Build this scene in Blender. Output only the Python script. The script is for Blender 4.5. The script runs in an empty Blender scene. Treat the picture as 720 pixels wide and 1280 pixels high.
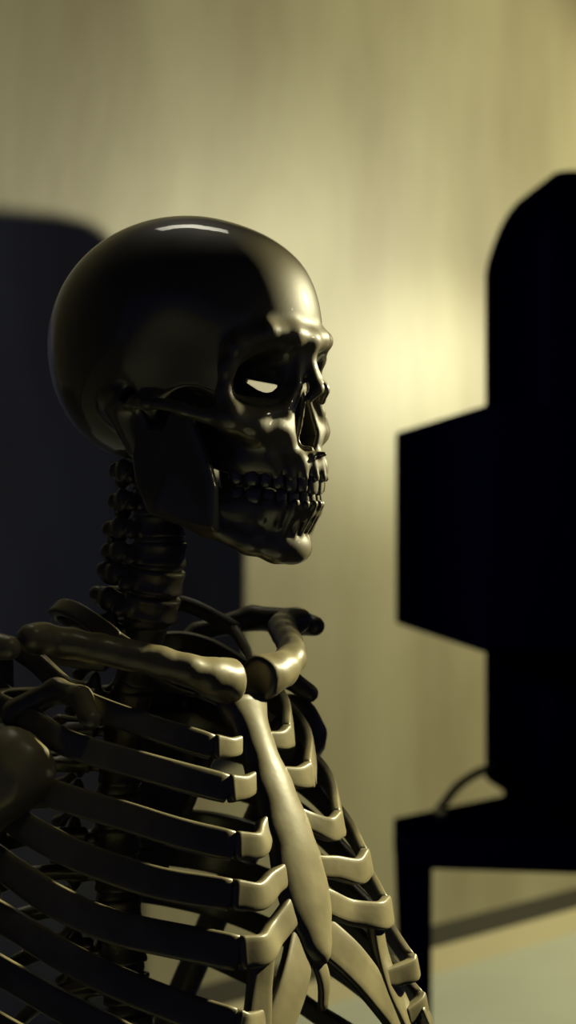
import bpy, math, random
import numpy as np
from mathutils import Vector, Matrix

random.seed(4)
C = bpy.context.scene.collection
HZ = 1.02            # camera height above the floor
FPX = 2400.0         # focal length in pixels of the 720x1280 frame
HORIZON = 655.0

# ------------------------------------------------------------------ materials
def nodes_mat(name):
    m = bpy.data.materials.new(name); m.use_nodes = True
    nt = m.node_tree
    return m, nt, nt.nodes['Principled BSDF']

def simple_mat(name, col, rough=0.6, metal=0.0, coat=0.0, noise=None, bump=0.0, bscale=60):
    m, nt, p = nodes_mat(name)
    p.inputs['Base Color'].default_value = (*col, 1)
    p.inputs['Roughness'].default_value = rough
    p.inputs['Metallic'].default_value = metal
    p.inputs['Coat Weight'].default_value = coat
    tc = nt.nodes.new('ShaderNodeTexCoord')
    if noise:
        col2, sc = noise
        n = nt.nodes.new('ShaderNodeTexNoise'); n.inputs['Scale'].default_value = sc
        n.inputs['Detail'].default_value = 5
        nt.links.new(tc.outputs['Object'], n.inputs['Vector'])
        r = nt.nodes.new('ShaderNodeValToRGB')
        r.color_ramp.elements[0].position = 0.35; r.color_ramp.elements[1].position = 0.68
        r.color_ramp.elements[0].color = (*col2, 1); r.color_ramp.elements[1].color = (*col, 1)
        nt.links.new(n.outputs['Fac'], r.inputs['Fac'])
        nt.links.new(r.outputs['Color'], p.inputs['Base Color'])
    if bump:
        n2 = nt.nodes.new('ShaderNodeTexNoise'); n2.inputs['Scale'].default_value = bscale
        n2.inputs['Detail'].default_value = 3
        nt.links.new(tc.outputs['Object'], n2.inputs['Vector'])
        b = nt.nodes.new('ShaderNodeBump'); b.inputs['Strength'].default_value = bump
        b.inputs['Distance'].default_value = 0.002
        nt.links.new(n2.outputs['Fac'], b.inputs['Height'])
        nt.links.new(b.outputs['Normal'], p.inputs['Normal'])
    return m

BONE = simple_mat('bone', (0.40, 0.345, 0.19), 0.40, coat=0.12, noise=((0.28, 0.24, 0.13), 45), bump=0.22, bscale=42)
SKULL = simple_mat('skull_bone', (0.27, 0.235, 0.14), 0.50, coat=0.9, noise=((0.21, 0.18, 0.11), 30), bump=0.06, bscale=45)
BONE.node_tree.nodes['Principled BSDF'].inputs['Coat Roughness'].default_value = 0.15
SKULL.node_tree.nodes['Principled BSDF'].inputs['Coat Roughness'].default_value = 0.05
TOOTH = simple_mat('tooth_enamel', (0.40, 0.37, 0.27), 0.2, coat=0.4)
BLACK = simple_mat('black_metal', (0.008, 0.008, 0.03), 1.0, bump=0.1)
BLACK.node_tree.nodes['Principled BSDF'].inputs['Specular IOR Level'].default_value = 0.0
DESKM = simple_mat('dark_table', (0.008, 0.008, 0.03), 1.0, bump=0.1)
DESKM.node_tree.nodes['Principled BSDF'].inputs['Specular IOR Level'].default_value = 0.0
RUBBER = simple_mat('cable_rubber', (0.01, 0.01, 0.01), 0.5)
STEEL = simple_mat('stand_steel', (0.08, 0.08, 0.08), 0.35, metal=1.0)

# ------------------------------------------------------------------ object helpers
def link(o, parent=None):
    C.objects.link(o)
    if parent: o.parent = parent
    return o

def mesh_obj(name, verts, faces, mat, parent=None, smooth=True, M=None):
    me = bpy.data.meshes.new(name)
    if M is not None:
        verts = [tuple(M @ Vector(v)) for v in verts]
    me.from_pydata([tuple(map(float, v)) for v in verts], [], [tuple(map(int, f)) for f in faces])
    me.materials.append(mat)
    if smooth:
        me.polygons.foreach_set('use_smooth', [True]*len(me.polygons))
    me.update()
    o = bpy.data.objects.new(name, me)
    return link(o, parent)

def bevel(o, w, seg=3):
    b = o.modifiers.new('bevel', 'BEVEL'); b.width = w; b.segments = seg; b.limit_method = 'ANGLE'
    return o

def tag(o, label, cat, group=None):
    o['label'] = label; o['category'] = cat
    if group: o['group'] = group
    return o

def struct(o):
    o['kind'] = 'structure'; return o

def prism(name, poly, z0, z1, mat, parent=None, bev=0, smooth=False):
    n = len(poly)
    v = [(x, y, z0) for x, y in poly] + [(x, y, z1) for x, y in poly]
    f = [tuple(range(n))[::-1], tuple(range(n, 2*n))] + [(i, (i+1) % n, n+(i+1) % n, n+i) for i in range(n)]
    o = mesh_obj(name, v, f, mat, parent, smooth)
    if bev: bevel(o, bev)
    return o

# ------------------------------------------------------------------ implicit surfaces (surface nets)
def ell(P, c, r, R=None):
    q = [P[i]-c[i] for i in range(3)]
    if R is not None:
        q = [sum(R[i][j]*q[j] for j in range(3)) for i in range(3)]
    k0 = np.sqrt(sum((q[i]/r[i])**2 for i in range(3)))+1e-9
    k1 = np.sqrt(sum((q[i]/r[i]**2)**2 for i in range(3)))+1e-9
    return k0*(k0-1)/k1

def cap(P, a, b, ra, rb=None, sc=(1, 1, 1)):
    rb = ra if rb is None else rb
    a = [a[i]*sc[i] for i in range(3)]; b = [b[i]*sc[i] for i in range(3)]
    p = [P[i]*sc[i]-a[i] for i in range(3)]
    ba = [b[i]-a[i] for i in range(3)]
    t = np.clip(sum(p[i]*ba[i] for i in range(3))/(sum(x*x for x in ba)+1e-12), 0, 1)
    return np.sqrt(sum((p[i]-t*ba[i])**2 for i in range(3)))-(ra+(rb-ra)*t)

def chain(P, pts, rs, k=0.003):
    d = None
    for i in range(len(pts)-1):
        e = cap(P, pts[i], pts[i+1], rs[i], rs[i+1])
        d = e if d is None else smin(d, e, k)
    return d

def smin(a, b, k):
    h = np.clip(0.5+0.5*(b-a)/k, 0, 1)
    return b*(1-h)+a*h-k*h*(1-h)

def smax(a, b, k):
    return -smin(-a, -b, k)

def poly2(u, v, poly):
    d = np.full(np.broadcast(u, v).shape, 1e9); s = np.ones(d.shape)
    n = len(poly)
    for i in range(n):
        ax, ay = poly[i]; bx, by = poly[i-1]
        ex, ey = bx-ax, by-ay
        wx, wy = u-ax, v-ay
        t = np.clip((wx*ex+wy*ey)/(ex*ex+ey*ey), 0, 1)
        d = np.minimum(d, (wx-ex*t)**2+(wy-ey*t)**2)
        c1 = v >= ay; c2 = v < by; c3 = (ex*wy-ey*wx) > 0
        flip = (c1 & c2 & c3) | (~c1 & ~c2 & ~c3)
        s = np.where(flip, -s, s)
    return s*np.sqrt(d)

def polygonize(fn, lo, hi, h):
    ax = [np.arange(lo[i], hi[i]+h, h) for i in range(3)]
    P = np.meshgrid(*ax, indexing='ij')
    F = fn(P)
    S = F < 0
    nx, ny, nz = F.shape
    acc = np.zeros((nx-1, ny-1, nz-1, 3)); cnt = np.zeros((nx-1, ny-1, nz-1))
    corners = [(i, j, k) for i in (0, 1) for j in (0, 1) for k in (0, 1)]
    sl = lambda c: (slice(c[0], nx-1+c[0]), slice(c[1], ny-1+c[1]), slice(c[2], nz-1+c[2]))
    for a in corners:
        for d in range(3):
            if a[d]: continue
            b = list(a); b[d] = 1
            fa, fb = F[sl(a)], F[sl(b)]
            m = (fa < 0) != (fb < 0)
            t = np.where(m, fa/np.where(m, fa-fb, 1), 0)
            for e in range(3):
                acc[..., e] += np.where(m, a[e]+(t if e == d else 0), 0)
            cnt += m
    act = cnt > 0
    idx = -np.ones(act.shape, int); idx[act] = np.arange(act.sum())
    ijk = np.argwhere(act)
    V = (ijk+acc[act]/cnt[act][:, None])*h+np.array(lo)
    quads = []
    for d in range(3):
        e1, e2 = [(1, 2), (2, 0), (0, 1)][d]
        s0 = [slice(1, -1)]*3; s1 = [slice(1, -1)]*3
        s0[d] = slice(0, -1); s1[d] = slice(1, None)
        A, B = S[tuple(s0)], S[tuple(s1)]
        for pos, m in ((False, A & ~B), (True, ~A & B)):
            g = np.argwhere(m)
            off = np.ones(3, int); off[d] = 0
            g = g+off
            q = []
            for (u, v) in ((0, 0), (1, 0), (1, 1), (0, 1)):
                c = g.copy(); c[:, e1] -= u; c[:, e2] -= v
                q.append(idx[c[:, 0], c[:, 1], c[:, 2]])
            q = np.stack(q, 1)
            # inside at lower end -> outward normal +d
            quads.append(q[:, ::-1] if pos else q)
    Q = np.concatenate(quads)
    return V, Q

def sdf_obj(name, fn, lo, hi, h, mat, parent, M, mirror=False, cache={}, key=None):
    if key and key in cache:
        V, Q = cache[key]
    else:
        V, Q = polygonize(fn, lo, hi, h)
        if key: cache[key] = (V, Q)
    if mirror:
        V = V*np.array([1, -1, 1]); Q = Q[:, ::-1]
    R = np.array(M)
    W = V @ R[:3, :3].T + R[:3, 3]
    me = bpy.data.meshes.new(name)
    me.from_pydata(W.tolist(), [], Q.tolist())
    me.materials.append(mat)
    me.polygons.foreach_set('use_smooth', [True]*len(me.polygons)); me.update()
    o = bpy.data.objects.new(name, me)
    return link(o, parent)

# ------------------------------------------------------------------ frames
def frame(x, y, z, yaw, pitch=0):
    # local X forward, Y left, Z up ; yaw turns the front from image right towards the camera
    return Matrix.Translation((x, y, z)) @ Matrix.Rotation(-yaw, 4, 'Z') @ Matrix.Rotation(pitch, 4, 'Y')

HEAD = frame(-0.063, 1.20, HZ+0.0875, math.radians(30))
PHI = math.radians(37)
SX, SY = -0.096, 1.22
TORSO = frame(SX, SY, HZ, PHI)
cP, sP = math.cos(PHI), math.sin(PHI)

skel = bpy.data.objects.new('skeleton', None); C.objects.link(skel)
skel.location = (0, 0, 0)
tag(skel, 'glossy bone-coloured human skeleton in front of the shadowed wall, facing right', 'skeleton')

# ------------------------------------------------------------------ skull
def R3(axis, deg):
    return [list(r) for r in Matrix.Rotation(math.radians(deg), 3, axis)]

def skull_fn(P):
    X, Y, Z0 = P
    sm = lambda v, a, b: (lambda t: t*t*(3-2*t))(np.clip((v-a)/(b-a), 0, 1))
    Z = Z0+0.0068*sm(X, 0.02, 0.055)*sm(Z0, 0.075, 0.03)
    y = np.abs(Y); Q = (X, y, Z)
    d = ell(Q, (-0.003, 0, 0.036), (0.0865, 0.069, 0.0685))
    d = smin(d, ell(Q, (-0.031, 0, 0.012), (0.058, 0.059, 0.060)), 0.02)
    d = smin(d, ell(Q, (0.036, 0, 0.040), (0.049, 0.053, 0.046)), 0.015)
    d = smin(d, ell(Q, (0.01, 0, -0.012), (0.052, 0.046, 0.030)), 0.02)
    # temporal fossa
    d = smax(d, -ell(Q, (0.050, 0.082, 0.008), (0.040, 0.030, 0.042)), 0.012)
    # face core
    d = smin(d, ell(Q, (0.055, 0, -0.005), (0.030, 0.036, 0.034)), 0.01)
    d = smin(d, ell(Q, (0.060, 0.016, -0.030), (0.027, 0.020, 0.026)), 0.010)
    # brow
    d = smin(d, chain(Q, [(0.0875, 0.0, 0.030), (0.0850, 0.016, 0.0315), (0.0785, 0.034, 0.0325), (0.066, 0.048, 0.023), (0.061, 0.051, 0.010)],
                      [0.0062, 0.0062, 0.0052, 0.0052, 0.0048], 0.004), 0.007)
    # frontal process of the zygoma, cheek bone, arch
    d = smin(d, chain(Q, [(0.061, 0.051, 0.012), (0.059, 0.0515, -0.004), (0.062, 0.049, -0.018)], [0.0045, 0.0045, 0.008], 0.004), 0.004)
    d = smin(d, chain(Q, [(0.062, 0.049, -0.019), (0.070, 0.038, -0.023), (0.074, 0.026, -0.026)], [0.0085, 0.0085, 0.010], 0.005), 0.007)
    d = smin(d, chain(Q, [(0.058, 0.053, -0.018), (0.036, 0.0625, -0.017), (0.012, 0.064, -0.016), (-0.008, 0.058, -0.012)],
                      [0.0055, 0.0038, 0.0036, 0.005], 0.003), 0.004)
    # infra orbital rim
    d = smin(d, chain(Q, [(0.064, 0.049, -0.013), (0.075, 0.036, -0.0165), (0.082, 0.021, -0.013), (0.084, 0.0105, 0.002), (0.0835, 0.0068, 0.020)],
                      [0.0045, 0.0040, 0.0040, 0.0036, 0.0042], 0.003), 0.003)
    # nasal bones
    d = smin(d, chain(Q, [(0.087, 0, 0.028), (0.0860, 0, 0.017), (0.0950, 0.003, 0.000), (0.0915, 0.0075, -0.006)], [0.0062, 0.0046, 0.0036, 0.0030], 0.004), 0.005)
    # alveolar arch
    arch = [(0.087, 0, -0.046), (0.0845, 0.011, -0.046), (0.075, 0.021, -0.045), (0.060, 0.0275, -0.044), (0.040, 0.031, -0.042), (0.022, 0.034, -0.044)]
    d = smin(d, chain(Q, arch, [0.0078]*5+[0.010], 0.004), 0.006)
    d = smin(d, ell(Q, (0.062, 0, -0.040), (0.026, 0.026, 0.010)), 0.006)
    # tooth roots on the maxilla
    for (a, b, r) in (((0.0945, 0.0045, -0.053), (0.0925, 0.005, -0.040), 0.0026), ((0.0915, 0.0125, -0.053), (0.0885, 0.0125, -0.041), 0.0024),
                      ((0.086, 0.0195, -0.053), (0.082, 0.0205, -0.036), 0.0029), ((0.079, 0.025, -0.052), (0.076, 0.0255, -0.041), 0.0025)):
        d = smin(d, cap(Q, a, b, r, r*0.7), 0.003)
    # nasal spine
    d = smin(d, cap(Q, (0.088, 0, -0.038), (0.098, 0, -0.0385), 0.004, 0.0018), 0.004)
    # canine fossa
    d = smax(d, -ell(Q, (0.089, 0.030, -0.037), (0.010, 0.009, 0.010)), 0.006)
    # orbit : boxy cone going back and inward
    R = R3('Z', -18)
    q = [Q[0]-0.078, Q[1]-0.0325, Q[2]-0.006]
    qx = R[0][0]*q[0]+R[0][1]*q[1]; qy = R[1][0]*q[0]+R[1][1]*q[1]; qz = q[2]
    qz = qz+qy*0.22
    w = np.clip((qx+0.045)/0.05, 0.15, 1.05)
    orb = ((np.abs(qy)/(0.0214*w))**2.7+(np.abs(qz)/(0.0188*w))**2.7)**(1/2.7)-1
    orb = orb*0.017*w
    orb = np.maximum(orb, -(qx+0.040))
    d = smax(d, -orb, 0.0025)
    # nasal aperture (pear), two halves with the septum kept
    nw = np.interp(Z, [-0.040, -0.034, -0.026, -0.014, -0.005, 0.000], [0.003, 0.0105, 0.0138, 0.0105, 0.0045, 0.0005])
    na = np.maximum(np.maximum(y-nw, np.abs(Z+0.017)-0.020), -(X-0.058))
    na = np.maximum(na, np.where(X < 0.090, 0.0014, -0.01)-y)
    d = smax(d, -na, 0.0016)
    # septum recessed
    # mastoid
    d = smin(d, cap(Q, (-0.014, 0.050, -0.016), (-0.006, 0.047, -0.042), 0.012, 0.006), 0.008)
    # ear canal
    d = smax(d, -ell(Q, (-0.004, 0.062, -0.010), (0.0035, 0.02, 0.004)), 0.003)
    # underside hollow
    d = smax(d, -ell(Q, (0.030, 0.0, -0.058), (0.045, 0.024, 0.024)), 0.006)
    d = smax(d, -ell(Q, (0.032, 0.042, -0.03), (0.024, 0.013, 0.026)), 0.006)
    # added tunnel along the view line, so lit wall shows as a bright wedge
    o0 = (0.072, -0.030); vd = (-0.5, 0.866)
    t = X*0 + (X-o0[0])*vd[0]+(Y-o0[1])*vd[1]
    s = (X-o0[0])*0.866+(Y-o0[1])*0.5
    hz = Z0-0.073*t*0.9
    tunnel = poly2(s, hz, [(-0.014, -0.0005), (-0.001, 0.0010-0.004), (0.0105, -0.005), (0.0060, -0.0092), (0.002, -0.0098), (-0.003, -0.0078)])
    tunnel = np.maximum(tunnel, -(t-0.005))
    d = smax(d, -tunnel, 0.001)
    return d

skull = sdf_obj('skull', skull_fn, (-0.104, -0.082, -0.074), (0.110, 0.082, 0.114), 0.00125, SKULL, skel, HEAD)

def mand_fn(P):
    X, Y, Z = P
    y = np.abs(Y); Q = (X, y, Z)
    low = [(0.073, 0, -0.1025), (0.0715, 0.012, -0.1025), (0.060, 0.025, -0.0985), (0.038, 0.037, -0.0885), (0.012, 0.046, -0.0765)]
    d = chain(Q, low, [0.0085, 0.0080, 0.0068, 0.0062, 0.006], 0.005)
    mid = [(0.0775, 0, -0.089), (0.0745, 0.013, -0.089), (0.062, 0.0245, -0.0845), (0.041, 0.0355, -0.076), (0.018, 0.044, -0.066)]
    d = smin(d, chain(Q, mid, [0.0052, 0.0052, 0.0052, 0.0052, 0.005], 0.004), 0.010)
    alv = [(0.0865, 0, -0.079), (0.083, 0.011, -0.079), (0.074, 0.0195, -0.078), (0.059, 0.026, -0.075), (0.038, 0.032, -0.071), (0.028, 0.036, -0.066)]
    d = smin(d, chain(Q, alv, [0.0055, 0.0055, 0.0055, 0.0057, 0.0057, 0.0045], 0.004), 0.008)
    d = smin(d, ell(Q, (0.0775, 0, -0.102), (0.0085, 0.013, 0.009)), 0.006)
    for (a, b, r) in (((0.0925, 0.003, -0.0755), (0.0825, 0.0028, -0.094), 0.0026), ((0.0905, 0.009, -0.0755), (0.081, 0.0088, -0.095), 0.0025),
                      ((0.0865, 0.015, -0.075), (0.078, 0.0155, -0.095), 0.0028), ((0.081, 0.020, -0.075), (0.0775, 0.021, -0.089), 0.0024),
                      ((0.0725, 0.0245, -0.074), (0.070, 0.0255, -0.085), 0.0024)):
        d = smin(d, cap(Q, a, b, r, r*0.6), 0.0018)
    pl = poly2(X, Z, [(0.004, -0.079), (0.050, -0.091), (0.051, -0.066), (0.046, -0.048), (0.0340, -0.018), (0.0255, -0.015), (0.0175, -0.031),
                      (0.006, -0.030), (0.0005, -0.016), (-0.008, -0.016), (-0.0075, -0.034), (-0.004, -0.062)])
    yc = 0.0475+0.05*(Z+0.07)
    ram = smax(pl-0.001, np.abs(y-yc)-0.0036, 0.003)
    d = smin(d, ram, 0.007)
    d = smin(d, ell(Q, (-0.0035, 0.051, -0.0165), (0.0045, 0.009, 0.0045)), 0.003)
    return d

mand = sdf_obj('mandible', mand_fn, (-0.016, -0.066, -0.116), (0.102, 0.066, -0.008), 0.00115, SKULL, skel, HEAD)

# teeth
def tooth_mesh(w, dth, h):
    vs, fs = [], []
    n = 14; lv = [(-0.5, 0.62), (-0.25, 0.86), (0.05, 1.0), (0.3, 0.98), (0.45, 0.84), (0.5, 0.55)]
    for (t, s) in lv:
        for k in range(n):
            a = 2*math.pi*k/n
            ca, sa = math.cos(a), math.sin(a)
            e = 0.62
            vs.append((dth*0.5*s*math.copysign(abs(ca)**e, ca), w*0.5*s*math.copysign(abs(sa)**e, sa), t*h))
    for r in range(len(lv)-1):
        for k in range(n):
            fs.append((r*n+k, r*n+(k+1) % n, (r+1)*n+(k+1) % n, (r+1)*n+k))
    fs.append(tuple(range(n))[::-1]); fs.append(tuple(range((len(lv)-1)*n, len(lv)*n)))
    return vs, fs

def teeth(curve, widths, zf, parent, up):
    # curve: list of (x,y) from the midline back
    import bisect
    pts = [Vector((a, b)) for a, b in curve]
    L = [0]
    for i in range(1, len(pts)): L.append(L[-1]+(pts[i]-pts[i-1]).length)
    s = 0
    for k, (w, dep, h) in enumerate(widths):
        c = s+w/2; s += w*1.02
        i = min(bisect.bisect(L, c)-1, len(pts)-2)
        t = (c-L[i])/(L[i+1]-L[i])
        p = pts[i].lerp(pts[i+1], t); tan = (pts[i+1]-pts[i]).normalized()
        nrm = Vector((tan.y, -tan.x))  # outward
        for sgn in (1, -1):
            ang = math.atan2(nrm.y*sgn, nrm.x)
            vs, fs = tooth_mesh(w, dep, h)
            z0 = zf(c)
            M = HEAD @ Matrix.Translation((p.x, p.y*sgn, z0)) @ Matrix.Rotation(ang, 4, 'Z') @ Matrix.Rotation(math.radians(6 if up else -5), 4, 'Y')
            if up: M = M @ Matrix.Scale(-1, 4, (0, 0, 1)); fs = [f[::-1] for f in fs]
            o = mesh_obj('tooth', vs, fs, TOOTH, parent, True, M)

uw = [(0.0086, 0.0065, 0.0135), (0.0068, 0.006, 0.0120), (0.0076, 0.0075, 0.0130), (0.0070, 0.0085, 0.011), (0.0070, 0.009, 0.0105), (0.010, 0.010, 0.0105), (0.0095, 0.010, 0.0100)]
lw = [(0.0056, 0.006, 0.0120), (0.0061, 0.006, 0.0120), (0.0070, 0.007, 0.0130), (0.0072, 0.0078, 0.011), (0.0074, 0.0085, 0.0105), (0.0108, 0.010, 0.0100), (0.0102, 0.010, 0.0100)]
teeth([(0.0925, 0), (0.0900, 0.0105), (0.0810, 0.0210), (0.066, 0.0285), (0.036, 0.0345)], uw, lambda c: -0.0635+0.09*c, skull, True)
teeth([(0.0905, 0), (0.0885, 0.0085), (0.0800, 0.0180), (0.064, 0.0260), (0.034, 0.0345)], lw, lambda c: -0.0745+0.08*c, mand, False)

# ------------------------------------------------------------------ vertebrae
def vert_fn(kind):
    def f(P):
        X, Y, Z = P
        y = np.abs(Y); Q = (X, y, Z)
        rx, ry, hz, sp, tp = {'c': (0.0150, 0.0195, 0.0066, 0.022, 0.0235), 't': (0.0150, 0.0155, 0.0088, 0.040, 0.030), 'l': (0.018, 0.0230, 0.0120, 0.038, 0.038)}[kind]
        r = np.sqrt((X/rx)**2+(Y/ry)**2)
        waist = 1-0.13*(1-np.clip(np.abs(Z)/hz, 0, 1)**2)
        body = np.maximum((r-waist)*rx, np.abs(Z)-hz)
        body = smax((r-waist)*rx, np.abs(Z)-hz, 0.0025)
        d = body
        # arch
        d = smin(d, chain(Q, [(-rx*0.8, ry*0.75, 0.001), (-rx-0.010, ry*0.85, 0.0), (-rx-0.017, 0.004, -0.002)], [0.0035, 0.0042, 0.0038], 0.002), 0.003)
        dz = {'c': -0.006, 't': -0.020, 'l': -0.004}[kind]
        e = (-rx-sp+0.004, 0, dz)
        d = smin(d, cap(Q, (-rx-0.014, 0, -0.002), e, 0.0036, 0.0032 if kind != 'l' else 0.006), 0.004)
        d = smin(d, ell(Q, e, (0.0055, 0.0042 if kind != 'c' else 0.006, 0.0048)), 0.003)
        if kind == 'c':
            d = smin(d, cap(Q, (-0.003, ry*0.8, 0), (-0.004, tp, -0.003), 0.0042, 0.0038), 0.003)
            d = smin(d, ell(Q, (-0.016, 0.018, 0), (0.0055, 0.005, 0.0070)), 0.003)
        else:
            d = smin(d, cap(Q, (-rx-0.008, ry*0.8, 0.002), (-rx-0.018, tp, 0.004), 0.0042, 0.0048), 0.004)
            d = smin(d, ell(Q, (-rx-0.009, 0.013, 0.003), (0.005, 0.005, hz*1.35)), 0.003)
        return d
    return f

vb = {'c': ((-0.048, -0.034, -0.016), (0.016, 0.034, 0.014)), 't': ((-0.062, -0.040, -0.032), (0.022, 0.040, 0.018)), 'l': ((-0.066, -0.048, -0.022), (0.026, 0.048, 0.022))}

def local(X, Y, z):
    return (X, Y, z)

def spine_pos(px, py):
    # the spine stands in the median plane of the torso (Y=0): find X so that it projects on px
    k = (px-360)/FPX
    X = (k*SY-SX)/(cP+k*sP)
    dep = SY-X*sP
    return X, (HORIZON-py)/FPX*dep

tagv = []
spine_pts = [(199, 556), (196, 590), (197, 624), (199, 658), (200, 692), (196, 725), (189, 758)]
thor = [(182, 795), (172, 836), (163, 878), (156, 920), (151, 962), (148, 1006), (146, 1050), (147, 1095), (149, 1140), (153, 1187), (158, 1236), (164, 1287)]
lumb = [(172, 1342), (180, 1400), (186, 1460), (188, 1522), (186, 1586)]
allv = [('c', p) for p in spine_pts]+[('t', p) for p in thor]+[('l', p) for p in lumb]
XZ = [spine_pos(*p) for _, p in allv]
VZ = {}
for i, (kind, p) in enumerate(allv):
    X, z = XZ[i]
    a = XZ[max(0, i-1)]; b = XZ[min(len(XZ)-1, i+1)]
    pitch = math.atan2(a[0]-b[0], a[1]-b[1])
    M = TORSO @ Matrix.Translation((X, 0, z)) @ Matrix.Rotation(pitch, 4, 'Y')
    if kind == 'c':
        s = 0.86+0.035*i; M = M @ Matrix.Diagonal((s*(1.15 if i >= 3 else 0.98), s, 1.12, 1))
    if kind == 't':
        s = 0.90+0.02*(i-7); M = M @ Matrix.Diagonal((s, s, 1.0, 1))
    o = sdf_obj('vertebra', vert_fn(kind), *vb[kind], 0.0014, BONE, skel, M, key=kind)
    VZ[i] = (X, z)
    # disc between
    if i < len(allv)-1 and i > 0:
        Xn, zn = XZ[i+1]
        rr = {'c': 0.0165, 't': 0.0135, 'l': 0.018}[kind]
        hh = abs(z-zn)*0.5
        n = 24; vs = []; fs = []
        rings = [(-1, 0.80), (-0.45, 0.97), (0, 1.0), (0.45, 0.97), (1, 0.80)]
        for (t, s) in rings:
            for k in range(n):
                a2 = 2*math.pi*k/n
                vs.append(((X+Xn)/2+rr*0.88*s*math.cos(a2), rr*1.08*s*math.sin(a2), (z+zn)/2+t*hh*0.55))
        for r in range(4):
            for k in range(n): fs.append((r*n+k, r*n+(k+1) % n, (r+1)*n+(k+1) % n, (r+1)*n+k))
        fs.append(tuple(range(n))[::-1]); fs.append(tuple(range(4*n, 5*n)))
        mesh_obj('disc', vs, fs, BONE, skel, True, TORSO)

# ------------------------------------------------------------------ sweeps
def catmull(pts, n=10):
    pts = [np.array(p, float) for p in pts]
    P = [2*pts[0]-pts[1]]+pts+[2*pts[-1]-pts[-2]]
    out = []
    for i in range(1, len(P)-2):
        for k in range(n):
            t = k/n
            out.append(0.5*((2*P[i])+(-P[i-1]+P[i+1])*t+(2*P[i-1]-5*P[i]+4*P[i+1]-P[i+2])*t*t+(-P[i-1]+3*P[i]-3*P[i+1]+P[i+2])*t**3))
    out.append(pts[-1])
    return np.array(out)

def sweep(name, path, hh, th, outward, mat, parent, M, e=0.6, n=12, caps=0.6, taper_ends=(1, 1)):
    """band along path: hh half height array, th half thickness array, outward(i)->vector"""
    m = len(path); vs = []; fs = []
    T = np.gradient(path, axis=0); T /= np.linalg.norm(T, axis=1)[:, None]
    hh = np.broadcast_to(hh, (m,)); th = np.broadcast_to(th, (m,))
    rows = []
    def ring(c, t, o, a, b):
        o = o-np.dot(o, t)*t; o /= np.linalg.norm(o)+1e-9
        u = np.cross(t, o)
        r = []
        for k in range(n):
            an = 2*math.pi*(k+0.5)/n
            ca, sa = math.cos(an), math.sin(an)
            r.append(c+o*b*math.copysign(abs(ca)**e, ca)+u*a*math.copysign(abs(sa)**e, sa))
        return r
    if taper_ends[0]: rows.append(ring(path[0]-T[0]*th[0]*0.5, T[0], outward(0), hh[0]*caps, th[0]*caps))
    for i in range(m): rows.append(ring(path[i], T[i], outward(i), hh[i], th[i]))
    if taper_ends[1]: rows.append(ring(path[-1]+T[-1]*th[-1]*0.5, T[-1], outward(m-1), hh[-1]*caps, th[-1]*caps))
    for r in rows: vs += r
    for r in range(len(rows)-1):
        for k in range(n):
            fs.append((r*n+k, r*n+(k+1) % n, (r+1)*n+(k+1) % n, (r+1)*n+k))
    fs.append(tuple(range(n))[::-1]); fs.append(tuple(range((len(rows)-1)*n, len(rows)*n)))
    return mesh_obj(name, vs, fs, mat, parent, True, M)

def px_of(X, Y):
    return 360+FPX*(SX+X*cP+Y*sP)/(SY-X*sP+Y*cP)
def zz(py, X, Y):
    return (HORIZON-py)/FPX*(SY-X*sP+Y*cP)
def X_at(px, Y=0.0):
    k = (px-360)/FPX
    return (k*(SY+Y*cP)-SX-Y*sP)/(cP+k*sP)

# sternum centre line from the picture's median plane
st = [(301, 874), (309, 900), (319, 930), (331, 962), (344, 996), (356, 1030), (367, 1064), (376, 1100), (384, 1136), (391, 1170), (397, 1198)]
stP = []
for (px, py) in st:
    X = X_at(px); stP.append((X, 0, zz(py, X, 0)))
stZ = [p[2] for p in stP]; stX = [p[0] for p in stP]
def stx(z): return float(np.interp(-z, [-q for q in stZ], stX))
path = catmull(stP, 4)
zs = np.linspace(0, 1, len(path))
hw = np.interp(zs, [0, 0.05, 0.17, 0.24, 0.32, 0.45, 0.62, 0.74, 0.86, 0.95, 1.0], [0.0180, 0.0165, 0.0125, 0.0128, 0.0145, 0.0165, 0.0190, 0.0205, 0.0160, 0.011, 0.007])
hw = hw*1.2+0.0008*np.sin(zs*math.pi*13)
sweep('sternum', path, hw, np.interp(zs, [0, .2, 1], [0.0095, 0.0090, 0.0080]), lambda i: np.array([1.0, 0, 0.3]), BONE, skel, TORSO, e=1.05, n=16)
# xiphoid
xp = catmull([(stP[-1][0]-0.004, 0, stP[-1][2]+0.006), (stP[-1][0]+0.002, 0.003, stP[-1][2]-0.012), (stP[-1][0]+0.001, 0.004, stP[-1][2]-0.030)], 5)
sweep('xiphoid_process', xp, np.interp(np.linspace(0, 1, len(xp)), [0, .5, 1], [0.006, 0.0055, 0.0035]), 0.0022, lambda i: np.array([1.0, 0, 0]), BONE, skel, TORSO)

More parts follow.
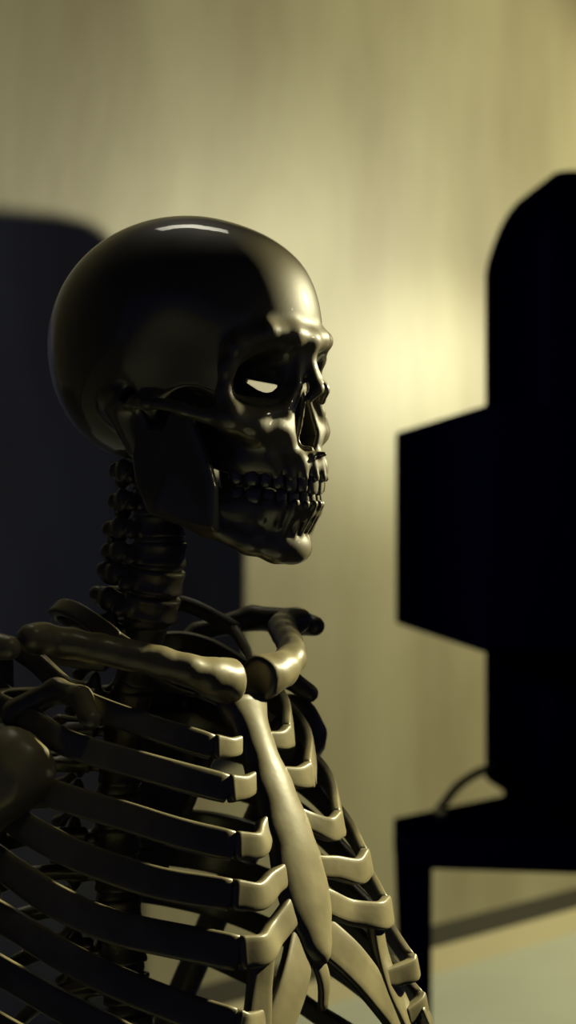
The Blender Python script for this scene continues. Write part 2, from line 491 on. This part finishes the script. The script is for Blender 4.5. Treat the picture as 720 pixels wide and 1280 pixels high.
# ribs :  junction (X,Y), half width, visible centre line (px,py) on the near side, half height
ribs = {
 1: dict(J=(0.074, 0.030), w=0.058, tab=[(275, 868), (220, 852), (165, 815), (130, 790), (95, 760)], hh=0.0055, seg=(stP[0], 0.012), back=755),
 2: dict(J=(0.092, 0.038), w=0.088, tab=[(265, 934), (200, 913), (150, 896), (110, 880), (70, 855), (50, 826)], hh=0.0066),
 3: dict(J=(0.106, 0.041), w=0.108, tab=[(283, 986), (230, 972), (150, 950), (100, 935), (70, 922), (45, 905)], hh=0.0074),
 4: dict(J=(0.120, 0.053), w=0.120, tab=[(293, 1058), (230, 1044), (150, 1018), (100, 1003), (60, 990), (20, 965)], hh=0.0076),
 5: dict(J=(0.130, 0.068), w=0.129, tab=[(290, 1119), (200, 1106), (100, 1072), (50, 1045), (25, 1030), (0, 1010)], hh=0.0080),
 6: dict(J=(0.141, 0.075), w=0.135, tab=[(300, 1192), (200, 1172), (140, 1160), (90, 1138), (40, 1108), (0, 1078)], hh=0.0086),
 7: dict(J=(0.150, 0.090), w=0.139, tab=[(300, 1283), (250, 1270), (200, 1250), (130, 1222), (80, 1195), (40, 1170), (0, 1145)], hh=0.0080),
 8: dict(J=(0.150, 0.100), w=0.141, tab=[(280, 1345), (200, 1322), (120, 1280), (60, 1248), (0, 1212)], hh=0.0078),
 9: dict(J=(0.140, 0.112), w=0.140, tab=[(240, 1410), (150, 1370), (80, 1330), (0, 1284)], hh=0.0075),
 10: dict(J=(0.125, 0.120), w=0.136, tab=[(190, 1465), (120, 1430), (50, 1390), (0, 1360)], hh=0.0070),
 11: dict(J=(0.060, 0.124), w=0.126, tab=[(100, 1500), (0, 1440)], hh=0.0062),
 12: dict(J=(0.000, 0.105), w=0.100, tab=[(60, 1500), (0, 1460)], hh=0.0055),
}
JZ = {}
for i in range(1, 13):
    r = ribs[i]; Jx, Jy = r['J']; w = r['w']
    vX, vz = VZ[6+i]
    b0 = (vX-0.012, 0.017)
    if i <= 10:
        ctl = [b0, (vX-0.030, 0.033), (vX-0.040, min(0.060, w*0.62)), (vX-0.026, w*0.86), (vX+0.020, w*1.0), (vX+0.42*(Jx-vX), w*0.985), (vX+0.74*(Jx-vX), Jy+(w-Jy)*0.58), (Jx, Jy)]
    elif i == 11:
        ctl = [b0, (vX-0.030, 0.035), (vX-0.038, 0.065), (vX-0.026, 0.10), (vX+0.010, 0.122), (Jx, Jy)]
    else:
        ctl = [b0, (vX-0.028, 0.035), (vX-0.034, 0.060), (vX-0.028, 0.085), (Jx-0.01, Jy)]
    xy = catmull(ctl, 9)
    m = len(xy)
    s = np.concatenate([[0], np.cumsum(np.linalg.norm(np.diff(xy, axis=0), axis=1))]); s /= s[-1]
    # near side pixels, walking from the junction back
    pxs = np.array([px_of(p[0], -p[1]) for p in xy])
    kx = []; ky = []
    lastpx = 1e9
    for k in range(m-1, -1, -1):
        if pxs[k] > lastpx or pxs[k] < r['tab'][-1][0]: break
        lastpx = pxs[k]
        py = np.interp(pxs[k], [q[0] for q in r['tab']][::-1], [q[1] for q in r['tab']][::-1])
        kx.append(s[k]); ky.append(zz(py, xy[k][0], -xy[k][1]))
    # head of the rib at its vertebra
    kf = kx[-1]; zf = ky[-1]
    if len(kx) > 3: slope = (ky[-1]-ky[-4])/(kx[-1]-kx[-4])
    else: slope = 0
    z = np.zeros(m)
    for k in range(m):
        if s[k] >= kf:
            z[k] = np.interp(s[k], kx[::-1], ky[::-1])
        else:  # hermite from head to last visible point
            t = s[k]/kf
            h00 = 2*t**3-3*t**2+1; h10 = t**3-2*t**2+t; h01 = -2*t**3+3*t**2; h11 = t**3-t**2
            z[k] = h00*(vz+0.004)+h10*(0.004)+h01*zf+h11*slope*kf*0.8
    zsm = z.copy()
    for _ in range(6): zsm[1:-1] = 0.25*zsm[:-2]+0.5*zsm[1:-1]+0.25*zsm[2:]
    z = zsm
    JZ[i] = z[-1]
    hh = 1.13*np.interp(s, [0, 0.12, 0.35, 0.8, 0.97, 1], [0.0040, 0.0042, r['hh']*0.85, r['hh'], r['hh']*1.05, r['hh']*1.0])
    th = np.interp(s, [0, 0.12, 0.5, 1], [0.0042, 0.0040, 0.0028, 0.0030])
    for sg in (-1, 1):
        P3 = np.column_stack([xy[:, 0], xy[:, 1]*sg, z])
        cx = vX+0.035
        def outw(k, P3=P3, cx=cx, i=i):
            o = np.array([P3[k][0]-cx, P3[k][1]*1.0, 0.0]); o /= np.linalg.norm(o)+1e-9
            o[2] = 0.9 if i == 1 else 0.25
            return o
        sweep('rib', P3, hh, th, outw, BONE, skel, TORSO, e=0.36, n=16)
    # cartilage
    if i <= 10:
        zj = JZ[i]; hc = r['hh']
        att = {1: 884, 2: 932, 3: 976, 4: 1022, 5: 1080, 6: 1124, 7: 1150, 8: None, 9: None, 10: None}[i]
        d = np.array([xy[-1][0]-xy[-3][0], xy[-1][1]-xy[-3][1]]); d /= np.linalg.norm(d)
        j0 = (Jx+d[0]*0.0022, Jy+d[1]*0.0022)
        if att:
            za = None
            # z of the attachment on the sternum
            zt = (HORIZON-att)/FPX*1.14
            xa = stx(zt)
            if i == 1: mids = []
            elif i in (2, 3): mids = [(0.5*(j0[0]+xa)+0.002, 0.5*(j0[1]+0.012), 0.55*zj+0.45*zt-0.0015)]
            elif i == 4: mids = [(j0[0]+0.004, j0[1]*0.68, zj-0.0012), (xa+0.003, 0.021, zj+(zt-zj)*0.42)]
            elif i == 5: mids = [(j0[0]+0.005, j0[1]*0.74, zj-0.003), (xa+0.006, 0.031, zj+0.0015), (xa+0.003, 0.017, zj+(zt-zj)*0.5)]
            elif i == 6: mids = [(j0[0]+0.004, j0[1]*0.78, zj+0.000), (xa+0.006, 0.038, zj+(zt-zj)*0.25), (xa+0.003, 0.020, zj+(zt-zj)*0.7)]
            elif i == 7: mids = []
            else: mids = [(j0[0]+0.004, 0.075, zj+0.008), (xa+0.008, 0.052, zj+(zt-zj)*0.42), (xa+0.004, 0.028, zj+(zt-zj)*0.72)]
            pts = [(j0[0], j0[1], zj)]+mids+[(xa-0.001, 0.009, zt)]
            if i == 7: pts = [(j0[0], j0[1], zj), (0.1535, 0.083, -0.2775), (0.1500, 0.070, -0.2790), (0.1475, 0.061, -0.2790)]
        elif i == 8:
            pts = [(j0[0], j0[1], zj), (0.1530, 0.093, -0.3030), (0.1510, 0.080, -0.3060)]
        else:
            up = {8: 7, 9: 8, 10: 9}[i]
            U = CART[up]
            k = int(len(U)*0.42)
            tgt = U[k]
            pts = [(j0[0], j0[1], zj), (j0[0]*0.5+tgt[0]*0.5+0.006, j0[1]*0.5+tgt[1]*0.5, zj*0.6+tgt[2]*0.4), tuple(tgt)]
        cp = catmull(pts, 8)
        if i == 1: CART = {}
        CART[i] = cp
        t = np.linspace(0, 1, len(cp))
        hcs = np.interp(t, [0, 0.5, 1], [hc*1.12, hc*0.90, hc*(0.78 if i != 6 else 1.0)]) if i not in (7, 8) else np.interp(t, [0, 1], [hc*1.05, hc*0.7])
        for sg in (-1, 1):
            Pc = cp*np.array([1, sg, 1])
            def outc(k, Pc=Pc):
                return np.array([1.0, Pc[k][1]*5.0, 0.15])
            sweep('costal_cartilage', Pc, hcs, 0.0034, outc, BONE, skel, TORSO, e=0.36, n=16)

# costal margin: broad plate from the foot of the sternum and the narrow strip joining ribs six to eight
for (pp, hhs) in (([(stx(-0.243)-0.002, 0.008, -0.243), (0.1460, 0.030, -0.2640), (0.1500, 0.053, -0.2880), (0.1510, 0.073, -0.3100), (0.1500, 0.090, -0.3320), (0.1420, 0.104, -0.3560)],
                   [0.0125, 0.0125, 0.0115, 0.0105, 0.0090, 0.0070]),
                  ([(0.1440, 0.056, -0.2400), (0.1450, 0.060, -0.2620), (0.1480, 0.067, -0.2840), (0.1505, 0.080, -0.3060), (0.1500, 0.092, -0.3280)],
                   [0.0085, 0.0080, 0.0095, 0.0100, 0.0080])):
    base_ = catmull(pp, 7)
    hb = np.interp(np.linspace(0, 1, len(base_)), np.linspace(0, 1, len(hhs)), hhs)
    for sg in (-1, 1):
        Pb = base_*np.array([1, sg, 1])
        sweep('costal_cartilage', Pb, hb, 0.0034, lambda k, Pb=Pb: np.array([1.0, Pb[k][1]*4.0, 0.1]), BONE, skel, TORSO, e=0.42, n=16)

# ------------------------------------------------------------------ clavicles
_rng = np.random.default_rng(11)
def facets(P, d, c, r, n=22, k=0.0012, seed=3):
    rg = np.random.default_rng(seed)
    g = (1+5**0.5)/2
    for i in range(n):
        zc = 1-2*(i+0.5)/n; ph = 2*math.pi*i/g
        v = np.array([math.sqrt(1-zc*zc)*math.cos(ph), math.sqrt(1-zc*zc)*math.sin(ph), zc])+rg.normal(0, 0.12, 3)
        v /= np.linalg.norm(v)
        q = (P[0]-c[0])*v[0]+(P[1]-c[1])*v[1]+(P[2]-c[2])*v[2]
        rr = np.sqrt((P[0]-c[0])**2+(P[1]-c[1])**2+(P[2]-c[2])**2)
        cut = np.where(rr < r*1.6, q-r*(0.86+0.05*rg.random()), -1.0)
        d = smax(d, cut, k)
    return d

def clav_fn(P):
    X, Y, Z = P
    pts = [(0.087, 0.017, -0.094), (0.088, 0.030, -0.092), (0.085, 0.048, -0.0865), (0.070, 0.070, -0.0790), (0.048, 0.092, -0.0720), (0.033, 0.110, -0.0675), (0.033, 0.128, -0.0650)]
    rs = [0.0138, 0.0118, 0.0096, 0.0088, 0.0088, 0.0088, 0.0088]
    cc = catmull([(*p, r) for p, r in zip(pts, rs)], 5)
    d = chain(P, [tuple(c[:3]) for c in cc], [c[3] for c in cc], 0.0015)
    d = smax(d, 0.0105-Y+0.25*(X-0.087), 0.002)
    d = d+0.0007*np.sin(Y*260+Z*120)*np.sin(X*210+1)
    return d
for mir in (True, False):
    sdf_obj('clavicle', clav_fn, (0.015, -0.002, -0.112), (0.110, 0.150, -0.048), 0.0016, BONE, skel, TORSO, mirror=mir, key='clav')

# ------------------------------------------------------------------ scapulae
def scap_fn(P):
    X, Y, Z = P
    # blade
    yb = Y; xs = -0.048+0.25*(Y-0.095)+1.4*np.clip(Y-0.10, 0, 1)**1.0*0.5
    bl = poly2(Y, Z, [(0.052, -0.082), (0.075, -0.066), (0.100, -0.085), (0.118, -0.112), (0.118, -0.150), (0.100, -0.205), (0.082, -0.243), (0.066, -0.235), (0.050, -0.14)])
    d = smax(bl, np.abs(X-xs)-0.0022, 0.003)
    d = smin(d, chain(P, [(-0.030, 0.114, -0.150), (-0.046, 0.098, -0.205), (-0.052, 0.080, -0.240)], [0.0055, 0.0042, 0.005], 0.004), 0.004)
    # neck and glenoid
    d = smin(d, cap(P, (-0.032, 0.108, -0.125), (0.004, 0.116, -0.132), 0.010, 0.013), 0.010)
    d = smax(d, -ell(P, (0.028, 0.134, -0.139), (0.026, 0.026, 0.026)), 0.002)
    # spine and acromion
    d = smin(d, chain(P, [(-0.052, 0.062, -0.105), (-0.058, 0.090, -0.092), (-0.050, 0.120, -0.076), (-0.022, 0.147, -0.066), (0.012, 0.153, -0.068), (0.033, 0.146, -0.070)],
                      [0.0035, 0.005, 0.0065, 0.0085, 0.0095, 0.007], 0.004), 0.004)
    # coracoid
    d = smin(d, chain(P, [(-0.004, 0.104, -0.112), (0.022, 0.096, -0.098), (0.044, 0.099, -0.101), (0.058, 0.106, -0.112)], [0.0085, 0.0072, 0.0068, 0.0062], 0.004), 0.006)
    return d
for mir in (True, False):
    sdf_obj('scapula', scap_fn, (-0.074, 0.040, -0.256), (0.074, 0.172, -0.048), 0.0022, BONE, skel, TORSO, mirror=mir, key='scap')

# ------------------------------------------------------------------ humeri
def hum_fn(P):
    X, Y, Z = P
    d = ell(P, (0.032, 0.136, -0.140), (0.0245, 0.0235, 0.0245))
    d = smin(d, ell(P, (0.036, 0.152, -0.146), (0.017, 0.014, 0.021)), 0.006)
    d = facets(P, d, (0.033, 0.139, -0.142), 0.0255, 20)
    d = smin(d, chain(P, [(0.026, 0.146, -0.152), (0.004, 0.158, -0.186), (-0.055, 0.170, -0.275), (-0.115, 0.178, -0.380), (-0.132, 0.180, -0.415)],
                      [0.020, 0.0125, 0.0105, 0.0110, 0.013], 0.006), 0.010)
    d = smin(d, cap(P, (-0.132, 0.160, -0.420), (-0.132, 0.202, -0.420), 0.011, 0.010), 0.01)
    return d
for mir in (True, False):
    sdf_obj('humerus', hum_fn, (-0.156, 0.106, -0.440), (0.070, 0.222, -0.108), 0.0026, BONE, skel, TORSO @ Matrix.Translation((-0.010, 0.006 if mir else -0.006, 0)), mirror=mir, key='hum')

# ------------------------------------------------------------------ pelvis and stand (below the frame)
Xl, zl = XZ[-1]
def pel_fn(P):
    X, Y, Z = P
    y = np.abs(Y); Q = (X, y, Z)
    d = ell(Q, (Xl-0.012, 0, zl-0.055), (0.022, 0.045, 0.055))
    d = smin(d, ell(Q, (Xl+0.005, 0.085, zl-0.035), (0.062, 0.016, 0.060), R3('Z', 25)), 0.012)
    d = smin(d, chain(Q, [(Xl+0.03, 0.085, zl-0.10), (Xl+0.065, 0.045, zl-0.13), (Xl+0.075, 0.004, zl-0.14)], [0.022, 0.010, 0.010], 0.006), 0.012)
    d = smin(d, chain(Q, [(Xl+0.02, 0.085, zl-0.10), (Xl+0.0, 0.065, zl-0.165), (Xl+0.05, 0.03, zl-0.17), (Xl+0.07, 0.01, zl-0.145)], [0.016, 0.013, 0.008, 0.008], 0.006), 0.012)
    return d
sdf_obj('pelvis', pel_fn, (Xl-0.09, -0.155, zl-0.20), (Xl+0.11, 0.155, zl+0.05), 0.004, BONE, skel, TORSO)

base = TORSO @ Vector((Xl-0.012, 0, zl-0.08))
bx_, by_, bz_ = base
def tube_obj(name, pts, r, mat, parent=None, n=12):
    pts = np.array(pts, float)
    return sweep(name, pts, r, r, lambda i: np.array([0.31, 0.95, 0.13]), mat, parent, Matrix.Identity(4), e=1.0, n=n, caps=0.95)
tube_obj('stand_pole', [(bx_, by_, 0.02), (bx_, by_, 0.2), (bx_, by_, bz_)], 0.009, STEEL, skel)
for k in range(5):
    a = 2*math.pi*k/5
    tube_obj('stand_foot', [(bx_+math.cos(a)*t, by_+math.sin(a)*t, 0.045-0.12*t) for t in (0.0, 0.10, 0.22, 0.28)], 0.010, STEEL, skel)

# ------------------------------------------------------------------ room
WN = Vector((0.7526, -0.6585, 0)); WD = Vector((0.6585, 0.7526, 0)); W0 = Vector((0, 4.0, 0))
def wp(t, off=0.0):
    p = W0+WD*t+WN*off; return (p.x, p.y)

def wall_mat():
    m, nt, p = nodes_mat('plaster_wall')
    tc = nt.nodes.new('ShaderNodeTexCoord')
    mp = nt.nodes.new('ShaderNodeMapping'); mp.inputs['Scale'].default_value = (2.6, 2.6, 0.9)
    nt.links.new(tc.outputs['Object'], mp.inputs['Vector'])
    n = nt.nodes.new('ShaderNodeTexNoise'); n.inputs['Scale'].default_value = 1.5; n.inputs['Detail'].default_value = 6
    nt.links.new(mp.outputs['Vector'], n.inputs['Vector'])
    r = nt.nodes.new('ShaderNodeValToRGB')
    r.color_ramp.elements[0].position = 0.3; r.color_ramp.elements[1].position = 0.7
    r.color_ramp.elements[0].color = (0.29, 0.252, 0.150, 1); r.color_ramp.elements[1].color = (0.43, 0.405, 0.255, 1)
    nt.links.new(n.outputs['Fac'], r.inputs['Fac']); nt.links.new(r.outputs['Color'], p.inputs['Base Color'])
    p.inputs['Roughness'].default_value = 0.42
    b = nt.nodes.new('ShaderNodeBump'); b.inputs['Strength'].default_value = 0.12; b.inputs['Distance'].default_value = 0.03
    nt.links.new(n.outputs['Fac'], b.inputs['Height']); nt.links.new(b.outputs['Normal'], p.inputs['Normal'])
    return m
WALL = wall_mat()
FLOORM = simple_mat('pale_floor', (0.80, 0.84, 0.68), 0.5, noise=((0.74, 0.78, 0.62), 3))
BOARD = simple_mat('baseboard_paint', (0.76, 0.68, 0.42), 0.45)
TRIMD = simple_mat('dark_trim', (0.05, 0.045, 0.03), 0.6)
CEIL = simple_mat('ceiling_paint', (0.10, 0.10, 0.09), 0.9)

def strip(name, t0, t1, off0, off1, z0, z1, mat):
    poly = [wp(t0, off0), wp(t1, off0), wp(t1, off1), wp(t0, off1)]
    return struct(prism(name, poly, z0, z1, mat))
strip('wall_back', -7, 7, 0, -0.12, 0, 3.2, WALL)
strip('baseboard_back', -7, 7, 0.018, 0.0, 0, 0.058, BOARD)
strip('trim_1', -7, 7, 0.012, 0.0, 0.058, 0.105, TRIMD)
fl = [wp(-7, -0.12), wp(7, -0.12), wp(7, 9), wp(-7, 9)]
struct(prism('floor', fl, -0.1, 0, FLOORM))
struct(prism('ceiling', fl, 3.2, 3.3, CEIL))

# ------------------------------------------------------------------ machine on its table
def at(px, Y): return ((px-360)/FPX*Y, Y)
def zpy(py, Y): return HZ+(HORIZON-py)/FPX*Y
tz = HZ-0.535
table = bpy.data.objects.new('side_table', None); C.objects.link(table)
table.location = (0.25, 3.4, 0)
tag(table, 'black low table by the wall carrying the boxy black machine', 'table')
BL = at(492, 3.5); FL = at(494, 3.30); 
k = 0.95
FR = (FL[0]+k, FL[1]-0.19*k); BM = at(632, 3.80); BR = (BM[0]+0.75, BM[1]+0.02)
def child_fix(o, par):
    o.matrix_parent_inverse = Matrix.Translation(par.location).inverted()
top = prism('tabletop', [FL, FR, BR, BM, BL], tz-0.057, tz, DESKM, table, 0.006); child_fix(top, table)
def leg(p, name='leg', w=0.062, wb=0.046):
    x, y = p
    vs = []
    for (z, ww, ox) in ((0, wb, 0.006), (tz-0.055, w, 0)):
        vs += [(x+ox-ww/2, y-ww/2, z), (x+ox+ww/2, y-ww/2, z), (x+ox+ww/2, y+ww/2, z), (x+ox-ww/2, y+ww/2, z)]
    fs = [(3, 2, 1, 0), (4, 5, 6, 7), (0, 1, 5, 4), (1, 2, 6, 5), (2, 3, 7, 6), (3, 0, 4, 7)]
    o = mesh_obj(name, vs, fs, DESKM, table, False); bevel(o, 0.004, 2); child_fix(o, table)
leg((FL[0]+0.034, FL[1]+0.045)); leg((FR[0]-0.06, FR[1]+0.07)); leg((BR[0]-0.07, BR[1]-0.10)); 

mach = bpy.data.objects.new('machine', None); C.objects.link(mach)
mach.location = (0.6, 3.5, tz)
tag(mach, 'tall black machine with domed top and box jutting from its side, on the low table', 'machine')
yaw = math.atan2(0.087, 0.88)
fdir = Vector((math.sin(yaw), -math.cos(yaw)))     # towards the camera along the machine side
rdir = Vector((math.cos(yaw), math.sin(yaw)))
cb = Vector(at(603, 3.79))                           # back left corner of the column
def mp_(o, a, b): p = o+rdir*a+fdir*b; return (p.x, p.y)
DEP = 0.50; WID = 0.46
# column: profile in (across, height) rounded at the upper left, and also rounded front to back
zc0 = tz+0.035; ztop = zpy(224, 3.6); DOME = 0.86
def column():
    vs, fs = [], []
    prof = []      # (height, inset)
    zsh = zpy(345, 3.79)
    H = ztop-zsh
    for z in np.linspace(zc0, zsh, 6): prof.append((z, 0.0, 0.0))
    pxs = [(607, 345), (611, 325), (618, 304), (628, 280), (640, 260), (653, 245), (668, 235), (690, 229), (720, 226)]
    lv = []
    for (px, py) in pxs:
        lv.append(((px-607)/FPX*3.7, zpy(py, 3.7)))
    z_off = zsh-lv[0][1]
    n = 40
    def ring(ins, z, insd):
        a0, a1 = ins, WID-ins
        b0, b1 = insd, DEP-insd*2.3
        r = max(0.004, min(0.03, (a1-a0)/2-0.001, (b1-b0)/2-0.001))
        pts = []
        for (cx, cy, s) in ((a1-r, b0+r, -90), (a1-r, b1-r, 0), (a0+r, b1-r, 90), (a0+r, b0+r, 180)):
            for k in range(6):
                an = math.radians(s+90*k/5)
                pts.append((cx+r*math.cos(an), cy+r*math.sin(an)))
        return [(*mp_(cb, p[0], p[1]), z) for p in pts]
    rings = [ring(0, z, 0) for z, _, _ in prof]
    for (ins, z) in [(a*0.72, b) for a, b in lv[1:]]:
        rings.append(ring(ins, zsh+(z+z_off-zsh)*DOME, ins*0.95))
    m = len(rings[0])
    for r in rings: vs += r
    for i in range(len(rings)-1):
        for k in range(m): fs.append((i*m+k, i*m+(k+1) % m, (i+1)*m+(k+1) % m, (i+1)*m+k))
    fs.append(tuple(range(m))[::-1]); fs.append(tuple(range((len(rings)-1)*m, len(rings)*m)))
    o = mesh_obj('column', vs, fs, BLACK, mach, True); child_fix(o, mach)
    return o
column()
# side box
b0 = Vector(at(494, 3.93)); zt_, zb_ = zpy(540, 3.93), zpy(780, 3.93)
bl = 0.90
poly = [tuple(b0), tuple(b0+rdir*0.34), tuple(b0+rdir*0.34+fdir*bl), tuple(b0+fdir*bl)]
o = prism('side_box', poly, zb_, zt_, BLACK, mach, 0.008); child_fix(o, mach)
# foot of the column
poly = [mp_(cb, 0.035, 0.03), mp_(cb, WID-0.03, 0.03), mp_(cb, WID-0.03, DEP-0.03), mp_(cb, 0.035, DEP-0.03)]
o = prism('base', poly, tz+0.0005, zc0+0.002, BLACK, mach, 0.004); child_fix(o, mach)
# cable
cpts = catmull([(*mp_(cb, 0.02, 0.10), zpy(955, 3.7)), (*at(597, 3.66), zpy(966, 3.66)), (*at(572, 3.60), zpy(983, 3.6)), (*at(555, 3.54), zpy(1004, 3.54)), (*at(548, 3.50), tz+0.0115), (*at(556, 3.44), tz+0.010)], 6)
cab = tube_obj('power_cable', cpts, 0.0085, RUBBER, mach); child_fix(cab, mach)

# ------------------------------------------------------------------ lights
def area(name, loc, target, size, power, col, spread=None, sy=None):
    l = bpy.data.lights.new(name, 'AREA'); l.energy = power; l.color = col; l.size = size
    if sy: l.shape = 'RECTANGLE'; l.size_y = sy
    if spread: l.spread = spread
    o = bpy.data.objects.new(name, l); C.objects.link(o); o.location = loc
    o.rotation_euler = (Vector(target)-Vector(loc)).to_track_quat('-Z', 'Y').to_euler()
    return o
def spot(name, loc, target, power, col, ang, blend, rad):
    l = bpy.data.lights.new(name, 'SPOT'); l.energy = power; l.color = col
    l.spot_size = math.radians(ang); l.spot_blend = blend; l.shadow_soft_size = rad
    o = bpy.data.objects.new(name, l); C.objects.link(o); o.location = loc
    o.rotation_euler = (Vector(target)-Vector(loc)).to_track_quat('-Z', 'Y').to_euler()
    return o
WARM = (1.0, 0.93, 0.58)
spot('wall_lamp', (3.0, 4.2, HZ+0.85), (0.1, 4.1, HZ+0.1), 300, WARM, 75, 0.5, 0.05)
spot('pool_fill', (2.1, 4.55, HZ+0.50), (0.34, 4.40, HZ+0.29), 84, (1.0, 0.96, 0.64), 23, 1.0, 0.06)  # added spot that makes the bright pool on the wall, no fixture there
LR = Vector((1.2, 1.89, HZ+0.62)); az = math.radians(55.3); el = math.radians(-25)
spot('key_spot', LR, LR+Vector((-math.cos(az)*math.cos(el), -math.sin(az)*math.cos(el), math.sin(el))), 200, WARM, 48, 0.10, 0.03)  # added key spot on the skeleton; cone edge leaves neck and far shoulder dark
spot('shoulder_fill', (0.55, 0.75, HZ+1.1), (-0.150, 1.075, HZ-0.115), 4.5, WARM, 7.0, 1.0, 0.06)  # added fill to lift the near clavicle and shoulder, no real source
spot('face_fill', (1.0, 1.15, HZ+0.40), (0.015, 1.15, HZ+0.075), 2.2, WARM, 9, 1.0, 0.04)  # added weak fill so brow and orbit rim show, stands for no lamp
area('ceiling_panel', (-0.25, 2.4, 3.15), (-0.08, 1.2, HZ+0.15), 0.85, 0.22, (1.0, 0.95, 0.75), spread=math.radians(35), sy=0.42)
area('blue_fill', (-0.75, 2.1, HZ+0.3), (-0.5, 3.4, HZ+0.0), 0.25, 2.3, (0.40, 0.46, 0.95))  # added blue fill tinting the shadowed left wall, not a fixture of the room

w = bpy.data.worlds.new('world'); bpy.context.scene.world = w; w.use_nodes = True
w.node_tree.nodes['Background'].inputs['Color'].default_value = (0.27, 0.30, 0.72, 1)
w.node_tree.nodes['Background'].inputs['Strength'].default_value = 0.05
bpy.context.scene.cycles.diffuse_bounces = 0

# ------------------------------------------------------------------ camera
cam = bpy.data.cameras.new('camera'); co = bpy.data.objects.new('camera', cam); C.objects.link(co)
co.location = (0, 0, HZ); co.rotation_euler = (math.radians(90), 0, 0)
cam.sensor_fit = 'VERTICAL'; cam.sensor_height = 36; cam.lens = FPX/1280*36
cam.shift_y = (HORIZON-640)/1280
cam.clip_start = 0.05
cam.dof.use_dof = True; cam.dof.focus_distance = 1.15; cam.dof.aperture_fstop = 7.5
bpy.context.scene.camera = co
vs_ = bpy.context.scene.view_settings
bpy.context.scene.display_settings.display_device = 'sRGB'
vs_.view_transform = 'Standard'; vs_.look = 'None'; vs_.exposure = 0; vs_.gamma = 1; vs_.use_curve_mapping = False
